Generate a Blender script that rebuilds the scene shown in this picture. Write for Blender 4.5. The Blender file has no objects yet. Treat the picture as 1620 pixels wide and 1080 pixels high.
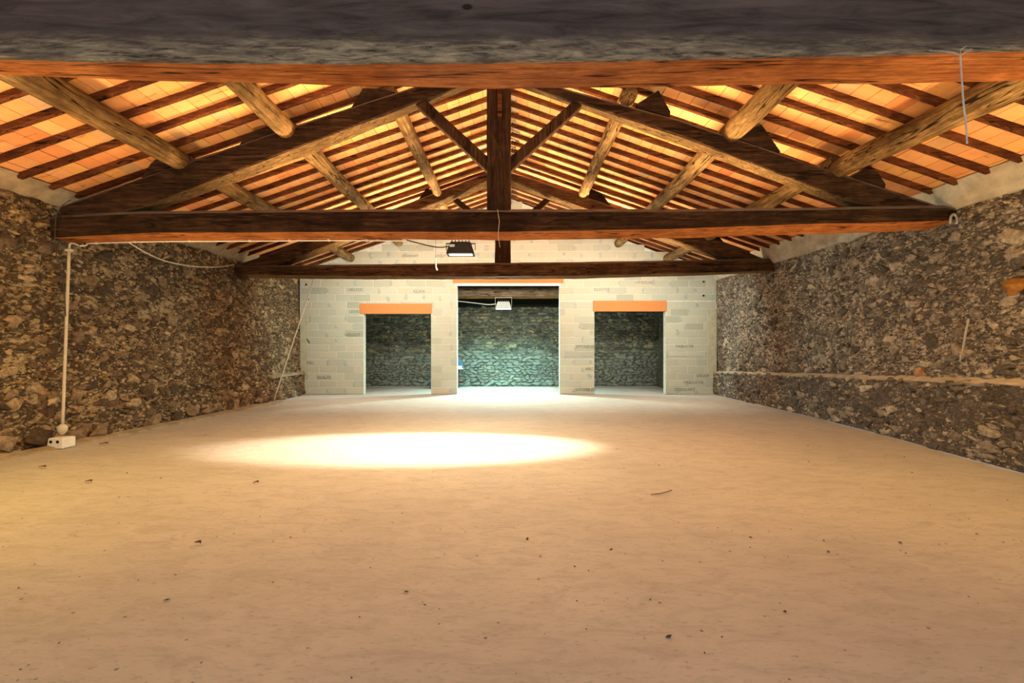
import bpy, bmesh, math, random
import numpy as np
from mathutils import Vector, Matrix, noise as mnoise

random.seed(7); np.random.seed(7)
SC = bpy.context.scene
COL = SC.collection
F = 760.0; CX = 810.0; CY = 548.0; EYE = 1.36      # focal length in px, principal point, eye height

def lin(r, g, b):
    f = lambda c: (c/255/12.92) if c/255 <= .04045 else ((c/255+.055)/1.055)**2.4
    return (f(r), f(g), f(b), 1)

def at(px, py, d):                                   # measured photo point at depth d -> world metres
    return Vector(((px-CX)/F*d, d, EYE+(CY-py)/F*d))

# ------------------------------------------------------------------ camera
cam = bpy.data.cameras.new('camera'); camo = bpy.data.objects.new('camera', cam); COL.objects.link(camo)
cam.sensor_width = 36; cam.lens = F/1620*36; cam.shift_y = (CY-540)/1620
camo.location = (0, 0, EYE); camo.rotation_euler = (math.radians(90), 0, 0)
cam.clip_start = .05
SC.camera = camo

# ------------------------------------------------------------------ world, exposure, lamps
w = bpy.data.worlds.new('world'); SC.world = w; w.use_nodes = True
bg = w.node_tree.nodes['Background']
bg.inputs[0].default_value = (.86, .92, 1, 1); bg.inputs[1].default_value = 1.5
SC.view_settings.view_transform = 'Standard'; SC.view_settings.look = 'None'
SC.view_settings.gamma = 1; SC.view_settings.exposure = 0; SC.view_settings.use_curve_mapping = False
SC.cycles.use_denoising = True
SC.cycles.max_bounces = 10; SC.cycles.diffuse_bounces = 7; SC.cycles.sample_clamp_indirect = 8

WARM = (1, .73, .38); AMBER = (1, .68, .16); NEUTRAL = (1, .83, .62); COOL = (.60, 1, .92)
def area(name, loc, target, power, color, sx, sy, spread=180):
    l = bpy.data.lights.new(name, 'AREA'); l.shape = 'RECTANGLE'; l.size = sx; l.size_y = sy
    l.energy = power; l.color = color; l.spread = math.radians(spread)
    o = bpy.data.objects.new(name, l); COL.objects.link(o); o.location = loc
    o.rotation_euler = (Vector(target)-Vector(loc)).to_track_quat('-Z', 'Y').to_euler()
    return o
def spot(name, loc, target, power, color, size, blend, radius=.08, scale=(1, 1, 1)):
    l = bpy.data.lights.new(name, 'SPOT'); l.energy = power; l.color = color; l.spot_size = math.radians(size); l.spot_blend = blend
    l.shadow_soft_size = radius
    o = bpy.data.objects.new(name, l); COL.objects.link(o); o.location = loc; o.scale = scale
    o.rotation_euler = (Vector(target)-Vector(loc)).to_track_quat('-Z', 'Y').to_euler()
    return o
# flood under the second tie beam, flood in the back room
fl = spot('floodlight_beam', (-.80, 7.00, 2.66), (-.80, 6.5, 0), 1250, NEUTRAL, 48, .5, .08, (2.5, 1, 1))
fl.rotation_euler = (-.15, .135, 0)
area('floodlight_spill', (-.80, 7.00, 2.66), (-.9, 6.6, 0), 125, WARM, .3, .16, 170)
area('back_room_light', (-.25, 14.95, 2.40), (-.2, 12.4, 0), 330, COOL, .34, .14, 165)
o = area('back_room_light', (-.25, 14.7, 2.40), (-.25, 16.2, .0), 48, (.45, 1, .95), 3.0, .14, 75)  # added wide fill brightening the far wall, apart from the lamp itself
# work lamps fixed behind the front tie beam, shining down
area('work_lamp', (-4.6, 3.45, 3.30), (-5.2, 4.3, 0), 78, AMBER, .4, .3, 160)
area('work_lamp', (0.2, 3.45, 3.30), (0.2, 5.6, 0), 22, WARM, .4, .3, 160)
area('work_lamp', (4.0, 3.45, 3.30), (4.6, 6.0, 0), 42, AMBER, .4, .3, 160)
# added fill lights by the side walls, outside the picture, brightening the roof
ROOFC = (1, .62, .27)
area('roof_fill', (-5.2, 3.9, .45), (-3.8, 4.6, 5), 110, ROOFC, .9, .5, 120)
area('roof_fill', (5.0, 3.9, .45), (3.6, 4.6, 5), 110, ROOFC, .9, .5, 120)
# added strip fills without fixtures, hidden behind the tie beams to brighten the roof
def strip(name, x, y, z, lean, power, color, length):
    o = area(name, (x, y, z), (x, y, z+1), power, color, length, .10)
    o.rotation_euler = (math.pi+lean, 0, 0)
for x in (-1.9, 1.9):
    strip('roof_fill', x, 3.20, 3.06, -.2, 125, ROOFC, 3.4)
    strip('roof_fill', x, 7.05, 3.06, .35, 225, ROOFC, 3.4)
    strip('roof_fill', x, 11.32, 3.04, .65, 390, (1, .63, .29), 3.4)
    strip('roof_fill', x, 11.40, 3.04, -.5, 100, (1, .86, .66), 3.4)
    # added hidden fill behind the third tie beam, brightening the block wall
    o = area('wall_fill', (x*1.63, 11.34, 3.06), (x*1.63, 13.7, 1.0), 96, (.86, 1, .86), 3.9, .12, 160)
    o.rotation_euler = (math.radians(48), 0, 0)

# ------------------------------------------------------------------ material helpers
class NT:
    def __init__(s, name, rough=.85, spec=.3):
        s.m = bpy.data.materials.new(name); s.m.use_nodes = True
        s.t = s.m.node_tree; s.n = s.t.nodes; s.b = s.n['Principled BSDF']
        s.b.inputs['Roughness'].default_value = rough
        s.b.inputs['Specular IOR Level'].default_value = spec
    def node(s, kind, **kw):
        n = s.n.new(kind)
        for k, v in kw.items(): setattr(n, k, v)
        return n
    def link(s, a, b): s.t.links.new(a, b)
    def coords(s, scale=(1, 1, 1), out='Object', rot=(0, 0, 0)):
        tc = s.node('ShaderNodeTexCoord'); mp = s.node('ShaderNodeMapping')
        mp.inputs['Scale'].default_value = scale; mp.inputs['Rotation'].default_value = rot
        s.link(tc.outputs[out], mp.inputs[0]); return mp.outputs[0]
    def noise(s, vec, scale, detail=6, rough=.6, dist=0):
        n = s.node('ShaderNodeTexNoise'); s.link(vec, n.inputs['Vector'])
        n.inputs['Scale'].default_value = scale; n.inputs['Detail'].default_value = detail
        n.inputs['Roughness'].default_value = rough; n.inputs['Distortion'].default_value = dist
        return n.outputs['Fac']
    def ramp(s, fac, stops, interp='LINEAR'):
        r = s.node('ShaderNodeValToRGB'); e = r.color_ramp; e.interpolation = interp
        while len(e.elements) < len(stops): e.elements.new(.5)
        for k, (p, c) in enumerate(stops):
            e.elements[k].position = p
            e.elements[k].color = c if len(c) == 4 else (*c, 1)
        s.link(fac, r.inputs[0]); return r.outputs[0]
    def mix(s, fac, a, b, mode='MIX'):
        m = s.node('ShaderNodeMix', data_type='RGBA', blend_type=mode)
        for k, v in ((0, fac), (6, a), (7, b)):
            if isinstance(v, (int, float)): m.inputs[k].default_value = v
            elif isinstance(v, tuple): m.inputs[k].default_value = v if len(v) == 4 else (*v, 1)
            else: s.link(v, m.inputs[k])
        return m.outputs[2]
    def math(s, op, a, b=0.0):
        m = s.node('ShaderNodeMath', operation=op)
        for k, v in ((0, a), (1, b)):
            if isinstance(v, (int, float)): m.inputs[k].default_value = v
            else: s.link(v, m.inputs[k])
        return m.outputs[0]
    def rnd(s):                                      # one random number per piece
        oi = s.node('ShaderNodeObjectInfo'); ge = s.node('ShaderNodeNewGeometry')
        a = s.math('ADD', oi.outputs['Random'], ge.outputs['Random Per Island'])
        return s.math('FRACT', a)
    def bump(s, h, strength=.5, dist=.01):
        b = s.node('ShaderNodeBump'); b.inputs['Strength'].default_value = strength
        b.inputs['Distance'].default_value = dist
        s.link(h, b.inputs['Height']); s.link(b.outputs[0], s.b.inputs['Normal'])
    def color(s, c):
        if isinstance(c, tuple): s.b.inputs['Base Color'].default_value = c if len(c) == 4 else (*c, 1)
        else: s.link(c, s.b.inputs['Base Color'])
        return s.m

def G(v): return (v, v, v)

def m_wood(name, axis, dark, mid, light, bands=7.0, dust=False, varied=True):
    t = NT(name, .9, .08)
    sc = [9, 9, 9]; sc[axis] = .55
    v = t.coords(tuple(sc)); v2 = t.coords((1, 1, 1))
    g = t.noise(v, 3.0, 8, .65, .6)
    c = t.ramp(g, [(.28, dark), (.5, mid), (.74, light)])
    p = t.noise(v2, 2.2, 5, .6)
    c = t.mix(t.ramp(p, [(.42, G(0)), (.66, G(.75))]), c, dark)
    fine = t.noise(v, 14, 4, .6)
    c = t.mix(.6, c, t.ramp(fine, [(.35, G(.25)), (.62, G(1.1))]), 'MULTIPLY')
    blot = t.noise(t.coords(tuple(2.2 if k == axis else 7 for k in range(3))), 2.4, 7, .7, .5)
    c = t.mix(t.ramp(blot, [(.56, G(0)), (.72, G(.8))]), c, tuple(a*.55 for a in dark))
    ck = t.noise(t.coords(tuple(.22 if k == axis else 3.4 for k in range(3))), 1.6, 3, .5, .2)
    c = t.mix(t.ramp(t.math('ABSOLUTE', t.math('SUBTRACT', ck, .5)), [(.004, G(.9)), (.011, G(0))]), c, (.008, .005, .004))
    if dust:
        geo = t.node('ShaderNodeNewGeometry'); sp = t.node('ShaderNodeSeparateXYZ'); t.link(geo.outputs['True Normal'], sp.inputs[0])
        dz = t.math('ADD', sp.outputs['Z'], t.math('MULTIPLY', t.math('SUBTRACT', p, .5), .8))
        c = t.mix(t.ramp(dz, [(.35, G(0)), (.6, G(.8))]), c, (.20, .17, .16))
    if varied:
        c = t.mix(1, c, t.ramp(t.rnd(), [(0, G(.7)), (1, G(1.0))]), 'MULTIPLY')
    t.bump(g, .6, .012)
    return t.color(c)

def m_tie(name):                                     # front tie: sooty top, flaking grey-beige lower band
    t = NT(name, .8, .25)
    v = t.coords((.75, 6, 6)); v2 = t.coords((1.0, 3, 3.2))
    g = t.noise(v, 3, 9, .68, .8)
    wood = t.ramp(g, [(.28, (.10, .035, .014)), (.52, (.30, .115, .042)), (.78, (.46, .20, .075))])
    geo = t.node('ShaderNodeNewGeometry'); sep = t.node('ShaderNodeSeparateXYZ'); t.link(geo.outputs['Position'], sep.inputs[0])
    z = sep.outputs['Z']; y = sep.outputs['Y']
    # soot on the top part of the beam's face, bleached flakes on the lower part
    h = t.math('ADD', z, t.math('MULTIPLY', t.noise(v2, 2.2, 6, .65), .22))
    soot_or_shade = t.ramp(t.math('SUBTRACT', h, 2.74), [(.40, G(0)), (.50, G(1))])
    flake_col = t.ramp(t.noise(v, 7.5, 10, .72, .5), [(.36, (.03, .025, .02)), (.43, (.12, .10, .075)), (.50, (.24, .20, .135)), (.62, (.44, .37, .24))])
    flake_col = t.mix(t.ramp(t.noise(v, 2.0, 5, .6, .6), [(.36, G(.7)), (.54, G(0))]), flake_col, (.085, .07, .056))
    soot_col = t.ramp(t.noise(v, 2.5, 9, .7, .8), [(.32, (.035, .027, .026)), (.68, (.125, .1, .094))])
    face = t.mix(soot_or_shade, flake_col, soot_col)
    bord = t.math('ADD', z, t.math('MULTIPLY', t.noise(v2, 5, 6, .6), .03))
    onface = t.ramp(t.math('SUBTRACT', bord, 2.91), [(.028, G(0)), (.045, G(1))])
    c = t.mix(onface, wood, face)
    vo = t.node('ShaderNodeTexVoronoi'); t.link(t.coords((1, 0, 1.7)), vo.inputs['Vector']); vo.inputs['Scale'].default_value = 2.1
    c = t.mix(t.ramp(vo.outputs['Distance'], [(.05, G(1)), (.075, G(0))]), c, (.018, .013, .01))
    t.bump(g, .8, .015)
    return t.color(c)

def m_floor():
    t = NT('screed', .9, .2)
    v = t.coords((1, 1, 1)); vs = t.coords((1, 2.5, 1), rot=(0, 0, .5))
    a = t.noise(v, .55, 5, .6); b = t.noise(vs, 3.5, 9, .7, .8); d = t.noise(vs, 17, 6, .7)
    c = t.ramp(a, [(.35, (.44, .415, .38)), (.65, (.52, .49, .445))])
    c = t.mix(t.ramp(b, [(.46, G(0)), (.72, G(.7))]), c, (.33, .30, .265))
    c = t.mix(t.ramp(d, [(.55, G(0)), (.70, G(.7))]), c, (.29, .255, .22))
    vo = t.node('ShaderNodeTexVoronoi'); t.link(v, vo.inputs['Vector']); vo.inputs['Scale'].default_value = 5.5
    c = t.mix(t.ramp(vo.outputs['Distance'], [(.035, G(.8)), (.06, G(0))]), c, (.13, .11, .1))
    t.bump(t.math('ADD', b, d), .6, .010)
    return t.color(c)

def m_stone(name, stops, bumps=.8, grain=18, low_tone=None):
    t = NT(name, .9, .25)
    v = t.coords((1, 1, 1), 'Generated'); geo = t.node('ShaderNodeNewGeometry')
    c = t.ramp(t.rnd(), stops)
    n = t.noise(geo.outputs['Position'], grain, 7, .7, .4)
    c = t.mix(.85, c, t.ramp(n, [(.30, G(.22)), (.5, G(.75)), (.68, G(1.35))]), 'MULTIPLY')
    big = t.noise(geo.outputs['Position'], 1.1, 4, .6)
    c = t.mix(t.ramp(big, [(.45, G(0)), (.68, G(.55))]), c, (.045, .034, .026))
    if low_tone is not None:  # blends towards this tone lower down the wall
        sp = t.node('ShaderNodeSeparateXYZ'); t.link(geo.outputs['Position'], sp.inputs[0])
        z = t.math('ADD', sp.outputs['Z'], t.math('MULTIPLY', big, .5))
        c = t.mix(t.ramp(t.math('MULTIPLY', z, .5), [(.62, G(.55)), (.75, G(0))]), c, low_tone)
    t.bump(n, bumps, .012)
    return t.color(c)

def m_rubble(name, dark, mid, light, scale=1.0, chips=(.5, .7), low=None, patch=None):   # lumpy mortar bed full of small stone chips
    t = NT(name, .95, .2)
    geo = t.node('ShaderNodeNewGeometry'); P = geo.outputs['Position']
    mp = t.node('ShaderNodeMapping'); mp.inputs['Scale'].default_value = (1, 1, 1.9); t.link(P, mp.inputs[0]); P = mp.outputs[0]
    n1 = t.noise(P, 9*scale, 8, .72, 1.2); n2 = t.noise(P, 1.1, 6, .65, .6); n3 = t.noise(P, 34*scale, 5, .7)
    nd = t.node('ShaderNodeTexNoise'); t.link(P, nd.inputs['Vector']); nd.inputs['Scale'].default_value = 11*scale; nd.inputs['Detail'].default_value = 4
    vadd = t.node('ShaderNodeVectorMath', operation='MULTIPLY_ADD'); t.link(nd.outputs['Color'], vadd.inputs[0]); vadd.inputs[1].default_value = (.13, .13, .16); t.link(P, vadd.inputs[2])
    cols = []; hs = []
    for sc in (11.0*scale, 23.0*scale):
        vo = t.node('ShaderNodeTexVoronoi'); t.link(vadd.outputs[0], vo.inputs['Vector']); vo.inputs['Scale'].default_value = sc
        sp = t.node('ShaderNodeSeparateColor'); t.link(vo.outputs['Color'], sp.inputs[0]); cols.append(sp.outputs[0]); hs.append(vo.outputs['Distance'])
    c = t.ramp(n1, [(.36, dark), (.6, mid), (.78, light)])
    lim = t.math('MULTIPLY', t.math('SUBTRACT', n2, .5), 1.8)
    for k, (cv, h) in enumerate(zip(cols, hs)):
        v = t.math('ADD', cv, lim)
        if low is not None:
            sep = t.node('ShaderNodeSeparateXYZ'); t.link(geo.outputs['Position'], sep.inputs[0])
            v = t.math('SUBTRACT', v, t.ramp(sep.outputs['Z'], [(low-.05, G(.42)), (min(1, low+.03), G(0))]))
        chip = t.ramp(v, [(chips[0]+.08*k, G(0)), (chips[1]+.08*k, G(1))])
        edge = t.ramp(h, [(.40, G(1)), (.58, G(0))])
        cc = t.ramp(t.math('FRACT', t.math('MULTIPLY', cv, 7.3)), [(0, mid), (.45, tuple((a+b)/2 for a, b in zip(mid, light))), (.8, light), (1, tuple(a*.8 for a in light))])
        c = t.mix(t.math('MULTIPLY', chip, edge), c, cc)
    if patch is not None:                                # remains of old render
        pn = t.noise(P, 2.3, 9, .74, .8)
        c = t.mix(t.ramp(pn, [(.555, G(0)), (.60, G(.85))]), c, patch)
    c = t.mix(.75, c, t.ramp(n3, [(.34, G(.25)), (.58, G(1.15))]), 'MULTIPLY')
    hh = t.math('ADD', n1, t.math('MULTIPLY', n3, .45))
    hh = t.math('SUBTRACT', hh, t.math('MULTIPLY', hs[0], .5))
    t.bump(hh, 1, .035)
    return t.color(c)

def m_block():
    t = NT('concrete_block', .92, .2)
    geo = t.node('ShaderNodeNewGeometry')
    r = t.rnd()
    c = t.ramp(r, [(0, (.37, .36, .285)), (.2, (.44, .43, .35)), (.5, (.49, .46, .365)), (.7, (.47, .46, .385)), (.85, (.50, .45, .345)), (1, (.42, .415, .345))])
    n = t.noise(geo.outputs['Position'], 30, 5, .7)
    c = t.mix(.4, c, t.ramp(n, [(.3, G(.7)), (.7, G(1.1))]), 'MULTIPLY')
    t.bump(n, .4, .004)
    return t.color(c)

def m_tile():
    t = NT('terracotta', .85, .25)
    geo = t.node('ShaderNodeNewGeometry'); r = t.rnd()
    c = t.ramp(r, [(0, (.64, .28, .12)), (.18, (.74, .39, .18)), (.4, (.72, .34, .145)), (.55, (.76, .43, .19)), (.7, (.62, .235, .095)), (.85, (.74, .41, .15)), (.93, (.50, .34, .20)), (1, (.68, .32, .13))])
    n = t.noise(geo.outputs['Position'], 6, 6, .6)
    c = t.mix(.35, c, t.ramp(n, [(.3, G(.7)), (.6, G(1.05))]), 'MULTIPLY')
    mp = t.node('ShaderNodeMapping'); mp.inputs['Scale'].default_value = (1.5, 9, 1); t.link(geo.outputs['Position'], mp.inputs[0])
    s = t.noise(mp.outputs[0], 1.6, 6, .65, .5)
    c = t.mix(t.ramp(s, [(.60, G(0)), (.68, G(.7))]), c, (.10, .05, .025))
    t.bump(n, .25, .004)
    return t.color(c)

def m_plain(name, col, rough=.7, spec=.3, var=.25, scale=14, metal=0.0):
    t = NT(name, rough, spec); t.b.inputs['Metallic'].default_value = metal
    geo = t.node('ShaderNodeNewGeometry')
    n = t.noise(geo.outputs['Position'], scale, 5, .6)
    c = t.mix(1, (*col, 1), t.ramp(n, [(.3, G(1-var)), (.7, G(1+var*.4))]), 'MULTIPLY')
    t.bump(n, .15, .003)
    return t.color(c)

def m_emit(name, col, strength):
    t = NT(name); t.b.inputs['Emission Color'].default_value = (*col, 1); t.b.inputs['Emission Strength'].default_value = strength
    return t.color((.9, .9, .9))

M = {}
M['floor'] = m_floor()
M['tie0'] = m_tie('weathered_tie')
M['truss_x'] = m_wood('truss_timber', 0, (.016, .009, .007), (.05, .027, .016), (.125, .07, .038), dust=True)
M['truss2'] = m_wood('brown_truss_timber', 0, (.05, .026, .014), (.15, .078, .038), (.29, .16, .08), dust=True)
M['beam3'] = m_wood('grey_brown_timber', 0, (.10, .065, .045), (.28, .185, .13), (.48, .36, .26))
M['lit_under'] = m_wood('lit_red_underside', 0, (.30, .09, .025), (.68, .25, .075), (.80, .38, .13))  # tie undersides: orange glow from below put into the timber colour
M['lit_under2'] = m_wood('lit_brown_underside', 0, (.16, .075, .025), (.36, .18, .07), (.50, .27, .11))  # same painted glow, browner, for the farther ties
M['tan'] = m_wood('lit_rafter_underside', 0, (.05, .028, .012), (.115, .072, .031), (.21, .14, .065))  # principal rafter undersides, light from below put into their colour
M['truss_z'] = m_wood('post_timber', 2, (.018, .010, .007), (.052, .027, .016), (.11, .06, .033))
M['log'] = m_wood('log_timber', 1, (.07, .042, .018), (.30, .185, .078), (.50, .33, .15))
M['rafter'] = m_wood('rafter_timber', 0, (.05, .017, .008), (.16, .056, .022), (.28, .105, .042))
M['tile'] = m_tile()
M['deck'] = m_plain('roof_mortar', (.70, .58, .44), .95)
M['mortar'] = m_plain('block_mortar', (.66, .64, .55), .95, .2, .2, 9)
M['block'] = m_block()
M['smear'] = m_plain('mortar_smear', (.40, .41, .37), .95, .2, .25)
M['lintel'] = m_plain('terracotta_lintel', (.58, .21, .065), .8, .3, .12, 25)
M['infill'] = m_plain('poured_concrete', (.47, .43, .31), .95, .2, .2, 6)
M['strip'] = m_plain('pale_strip', (.75, .76, .72), .8, .3, .1)
M['ink'] = m_plain('stamp_ink', (.20, .205, .18), .9, .2, .3, 60)
M['hole'] = m_plain('hole', (.01, .01, .01), .9)
M['chalk'] = m_plain('chalk_line', (.33, .34, .55), .9)
M['bedL'] = m_rubble('rubble_bed_left', (.045, .03, .018), (.15, .10, .06), (.62, .45, .24), 1, (.44, .62), None, (.56, .42, .24))
M['bedR'] = m_rubble('rubble_bed_right', (.068, .054, .046), (.20, .165, .135), (.68, .57, .44), 1, (.26, .46), .92)
M['bedF'] = m_rubble('rubble_bed_far', (.07, .068, .052), (.18, .175, .135), (.30, .295, .22), .7, (.5, .7))
M['stoneL'] = m_stone('rubble_stone_left', [(0, (.09, .058, .035)), (.3, (.20, .13, .075)), (.7, (.34, .23, .13)), (.92, (.46, .33, .19)), (1, (.56, .42, .25))])
M['stoneR'] = m_stone('rubble_stone_right', [(0, (.10, .08, .068)), (.4, (.22, .18, .145)), (.72, (.38, .315, .245)), (.93, (.54, .45, .34)), (.985, (.58, .48, .35)), (1, (.5, .24, .1))])
M['stoneF'] = m_stone('rubble_stone_far', [(0, (.08, .09, .08)), (.2, (.16, .17, .145)), (.6, (.25, .26, .21)), (.88, (.31, .31, .23)), (.965, (.42, .37, .2)), (1, (.5, .38, .17))], .6, 22, (.27, .30, .275))
M['plaster'] = m_plain('lime_plaster', (.50, .46, .38), .95, .2, .35, 5)
M['plaster_brown'] = m_plain('brown_plaster', (.36, .29, .20), .95, .2, .4, 5)
M['ledge'] = m_plain('ledge_mortar', (.52, .44, .34), .95, .2, .35, 8)
M['black'] = m_plain('black_metal', (.035, .032, .03), .45, .5, .2)
M['white_metal'] = m_plain('white_metal', (.75, .77, .76), .4, .5, .1)
M['pvc'] = m_plain('pale_pvc', (.66, .58, .44), .5, .4, .15)
M['white'] = m_plain('white_plastic', (.82, .79, .72), .5, .4, .1)
M['wire'] = m_plain('dark_wire', (.06, .045, .035), .6)
M['web'] = m_plain('dusty_strand', (.72, .7, .66), .9)
M['glass_warm'] = m_emit('lit_glass_warm', (1, .93, .80), 9)
M['glass_cool'] = m_emit('lit_glass_cool', (.85, 1, .98), 12)
M['blue'] = m_plain('blue_paint', (.03, .13, .28), .45, .5, .15)
M['red'] = m_plain('red_paint', (.45, .03, .03), .5)
M['steel'] = m_plain('dark_steel', (.09, .085, .075), .4, .5, .2, 14, .6)
M['brown'] = m_plain('dry_leaf', (.16, .08, .035), .9)
M['dust'] = m_plain('pale_dust', (.50, .52, .38), .95, .1, .3, 30)
M['soot_or_shade'] = m_plain('recess_shade', (.022, .028, .022), .95, .1)  # near-black colour stands in for the unlit space above the far wall
M['iron'] = m_plain('galvanised_iron', (.35, .36, .36), .5, .5, .3, 20, .5)
M['nest'] = m_plain('ochre_clay', (.34, .15, .035), .95, .2, .5, 12)

# ------------------------------------------------------------------ object helpers
def link_mesh(name, verts, faces, mat, parent=None, smooth=False):
    me = bpy.data.meshes.new(name); me.from_pydata([tuple(v) for v in verts], [], [tuple(f) for f in faces]); me.update()
    if mat: me.materials.append(mat)
    if smooth:
        me.polygons.foreach_set('use_smooth', [True]*len(me.polygons))
    o = bpy.data.objects.new(name, me); COL.objects.link(o)
    if parent: o.parent = parent
    return o
def inst(name, me, parent, mat4=None):
    o = bpy.data.objects.new(name, me); COL.objects.link(o); o.parent = parent
    if mat4 is not None: o.matrix_local = mat4
    return o
def from_bm(name, bm, mat, parent=None, smooth=False):
    me = bpy.data.meshes.new(name); bm.to_mesh(me); bm.free()
    if mat: me.materials.append(mat)
    if smooth: me.polygons.foreach_set('use_smooth', [True]*len(me.polygons))
    o = bpy.data.objects.new(name, me); COL.objects.link(o)
    if parent: o.parent = parent
    return o
def empty(name, loc=(0, 0, 0)):
    o = bpy.data.objects.new(name, None); o.empty_display_size = .1; COL.objects.link(o); o.location = loc; return o
def tag(o, label=None, cat=None, group=None, kind=None):
    if label: o['label'] = label
    if cat: o['category'] = cat
    if group: o['group'] = group
    if kind: o['kind'] = kind
    return o
def unparent_loc(o, parent):                         # meshes written in world metres under an Empty that stands elsewhere
    o.parent = parent; o.matrix_parent_inverse = Matrix.Translation(parent.location).inverted()
    return o

BOXF = [(0, 3, 2, 1), (4, 5, 6, 7), (0, 1, 5, 4), (1, 2, 6, 5), (2, 3, 7, 6), (3, 0, 4, 7)]
def box_verts(x0, x1, y0, y1, z0, z1):
    return [(x0, y0, z0), (x1, y0, z0), (x1, y1, z0), (x0, y1, z0), (x0, y0, z1), (x1, y0, z1), (x1, y1, z1), (x0, y1, z1)]
def boxes(name, lst, mat, parent=None):
    V = []; Fc = []
    for b in lst:
        n = len(V); V += box_verts(*b); Fc += [tuple(i+n for i in f) for f in BOXF]
    return link_mesh(name, V, Fc, mat, parent)

def loft(name, rings, mat, parent=None, smooth=False):   # closed rings of equal count, capped
    k = len(rings[0]); V = [p for r in rings for p in r]; Fc = []
    for i in range(len(rings)-1):
        for j in range(k):
            a = i*k+j; b = i*k+(j+1) % k
            Fc.append((a, b, b+k, a+k))
    Fc.append(tuple(range(k-1, -1, -1))); Fc.append(tuple(range((len(rings)-1)*k, len(rings)*k)))
    o = link_mesh(name, V, Fc, mat, parent, smooth)
    bm = bmesh.new(); bm.from_mesh(o.data); bmesh.ops.recalc_face_normals(bm, faces=bm.faces); bm.to_mesh(o.data); bm.free()
    return o

def interp(st, x):
    xs = [s[0] for s in st]
    return [float(np.interp(x, xs, [s[k] for s in st])) for k in range(1, len(st[0]))]

def px_beam(name, st, df, db, mat, parent, seg=60, rough=.010, cham=.022, seed=0, under=None):
    """hewn timber facing the camera: stations (px, face top, face bottom, back bottom) measured in the photo"""
    xs = np.linspace(st[0][0], st[-1][0], seg); rings = []
    for i, x in enumerate(xs):
        t, fb, bb = interp(st, x)
        ft = at(x, t, df); fbm = at(x, fb, df); xw = ft.x
        bbm = at(x, bb, db); bbm = Vector((xw, db, bbm.z)); bt = Vector((xw, db, ft.z-.005))
        c = cham; ct = cham*1.7
        ring = [Vector((xw, df, ft.z-ct)), Vector((xw, df, (ft.z+fbm.z)/2)), Vector((xw, df, fbm.z+c)), Vector((xw, df+c*.9, fbm.z)),
                Vector((xw, (df+db)/2, (fbm.z+bbm.z)/2)), Vector((xw, db-c, bbm.z)), Vector((xw, db, bbm.z+c)),
                Vector((xw, db, bt.z-c)), Vector((xw, db-c, bt.z)), Vector((xw, df+ct*.7, ft.z))]
        for j, p in enumerate(ring):
            q = Vector((xw*1.6+seed*7.1, j*3.3, seed))
            n = mnoise.noise(q)*.6+mnoise.noise(q*3.1)*.4
            m2 = mnoise.noise(q+Vector((31, 5, 2)))*.6+mnoise.noise(q*3.3+Vector((3, 50, 2)))*.4
            p.y += n*rough; p.z += m2*rough
        rings.append(ring)
    o = loft(name, rings, mat, parent)
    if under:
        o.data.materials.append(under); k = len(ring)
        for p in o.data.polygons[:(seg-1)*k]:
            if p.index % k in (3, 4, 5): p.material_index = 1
    return o

def tube(name, pts, r, mat, parent=None, n=6, cap=True):
    P = [Vector(p) for p in pts]; rings = []
    for i, p in enumerate(P):
        d = (P[min(i+1, len(P)-1)]-P[max(i-1, 0)]).normalized()
        up = Vector((0, 0, 1)) if abs(d.z) < .9 else Vector((0, 1, 0))
        a = d.cross(up).normalized(); b = d.cross(a).normalized()
        rr = r[i] if isinstance(r, (list, tuple)) else r
        rings.append([p+(a*math.cos(k*2*math.pi/n)+b*math.sin(k*2*math.pi/n))*rr for k in range(n)])
    return loft(name, rings, mat, parent, True)

def smooth_path(pts, n=24):
    P = [np.array(p) for p in pts]; P = [2*P[0]-P[1]]+P+[2*P[-1]-P[-2]]; out = []
    for i in range(1, len(P)-2):
        for t in np.linspace(0, 1, n, endpoint=False):
            a, b, c, d = P[i-1:i+3]
            out.append(.5*((2*b)+(c-a)*t+(2*a-5*b+4*c-d)*t*t+(3*b-3*c+d-a)*t**3))
    out.append(P[-2]); return [Vector(o) for o in out]

# ------------------------------------------------------------------ roof geometry (heights above the floor)
RS = .345; RX = -.03; RZ = 4.19+EYE                  # underside of the rafters: z = RZ - RS*|x-RX|
def roof_z(x): return RZ-RS*abs(x-RX)
YB = 13.7                                            # front face of the block wall
YF = 16.4                                            # far rubble wall of the back room
YN = -4.0                                            # open front end, behind the camera

# ------------------------------------------------------------------ floor
nx, ny = 60, 90
xs = np.linspace(-7.2, 7.2, nx); ys = np.linspace(YN, YF+.8, ny)
V = []
for y in ys:
    for x in xs:
        V.append((x, y, .008*mnoise.noise(Vector((x*.6, y*.6, 3)))-.006))
Fc = [(j*nx+i, j*nx+i+1, (j+1)*nx+i+1, (j+1)*nx+i) for j in range(ny-1) for i in range(nx-1)]
tag(link_mesh('floor', V, Fc, M['floor'], None, True), 'pale dusty screed floor of the barn', kind='structure')

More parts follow.
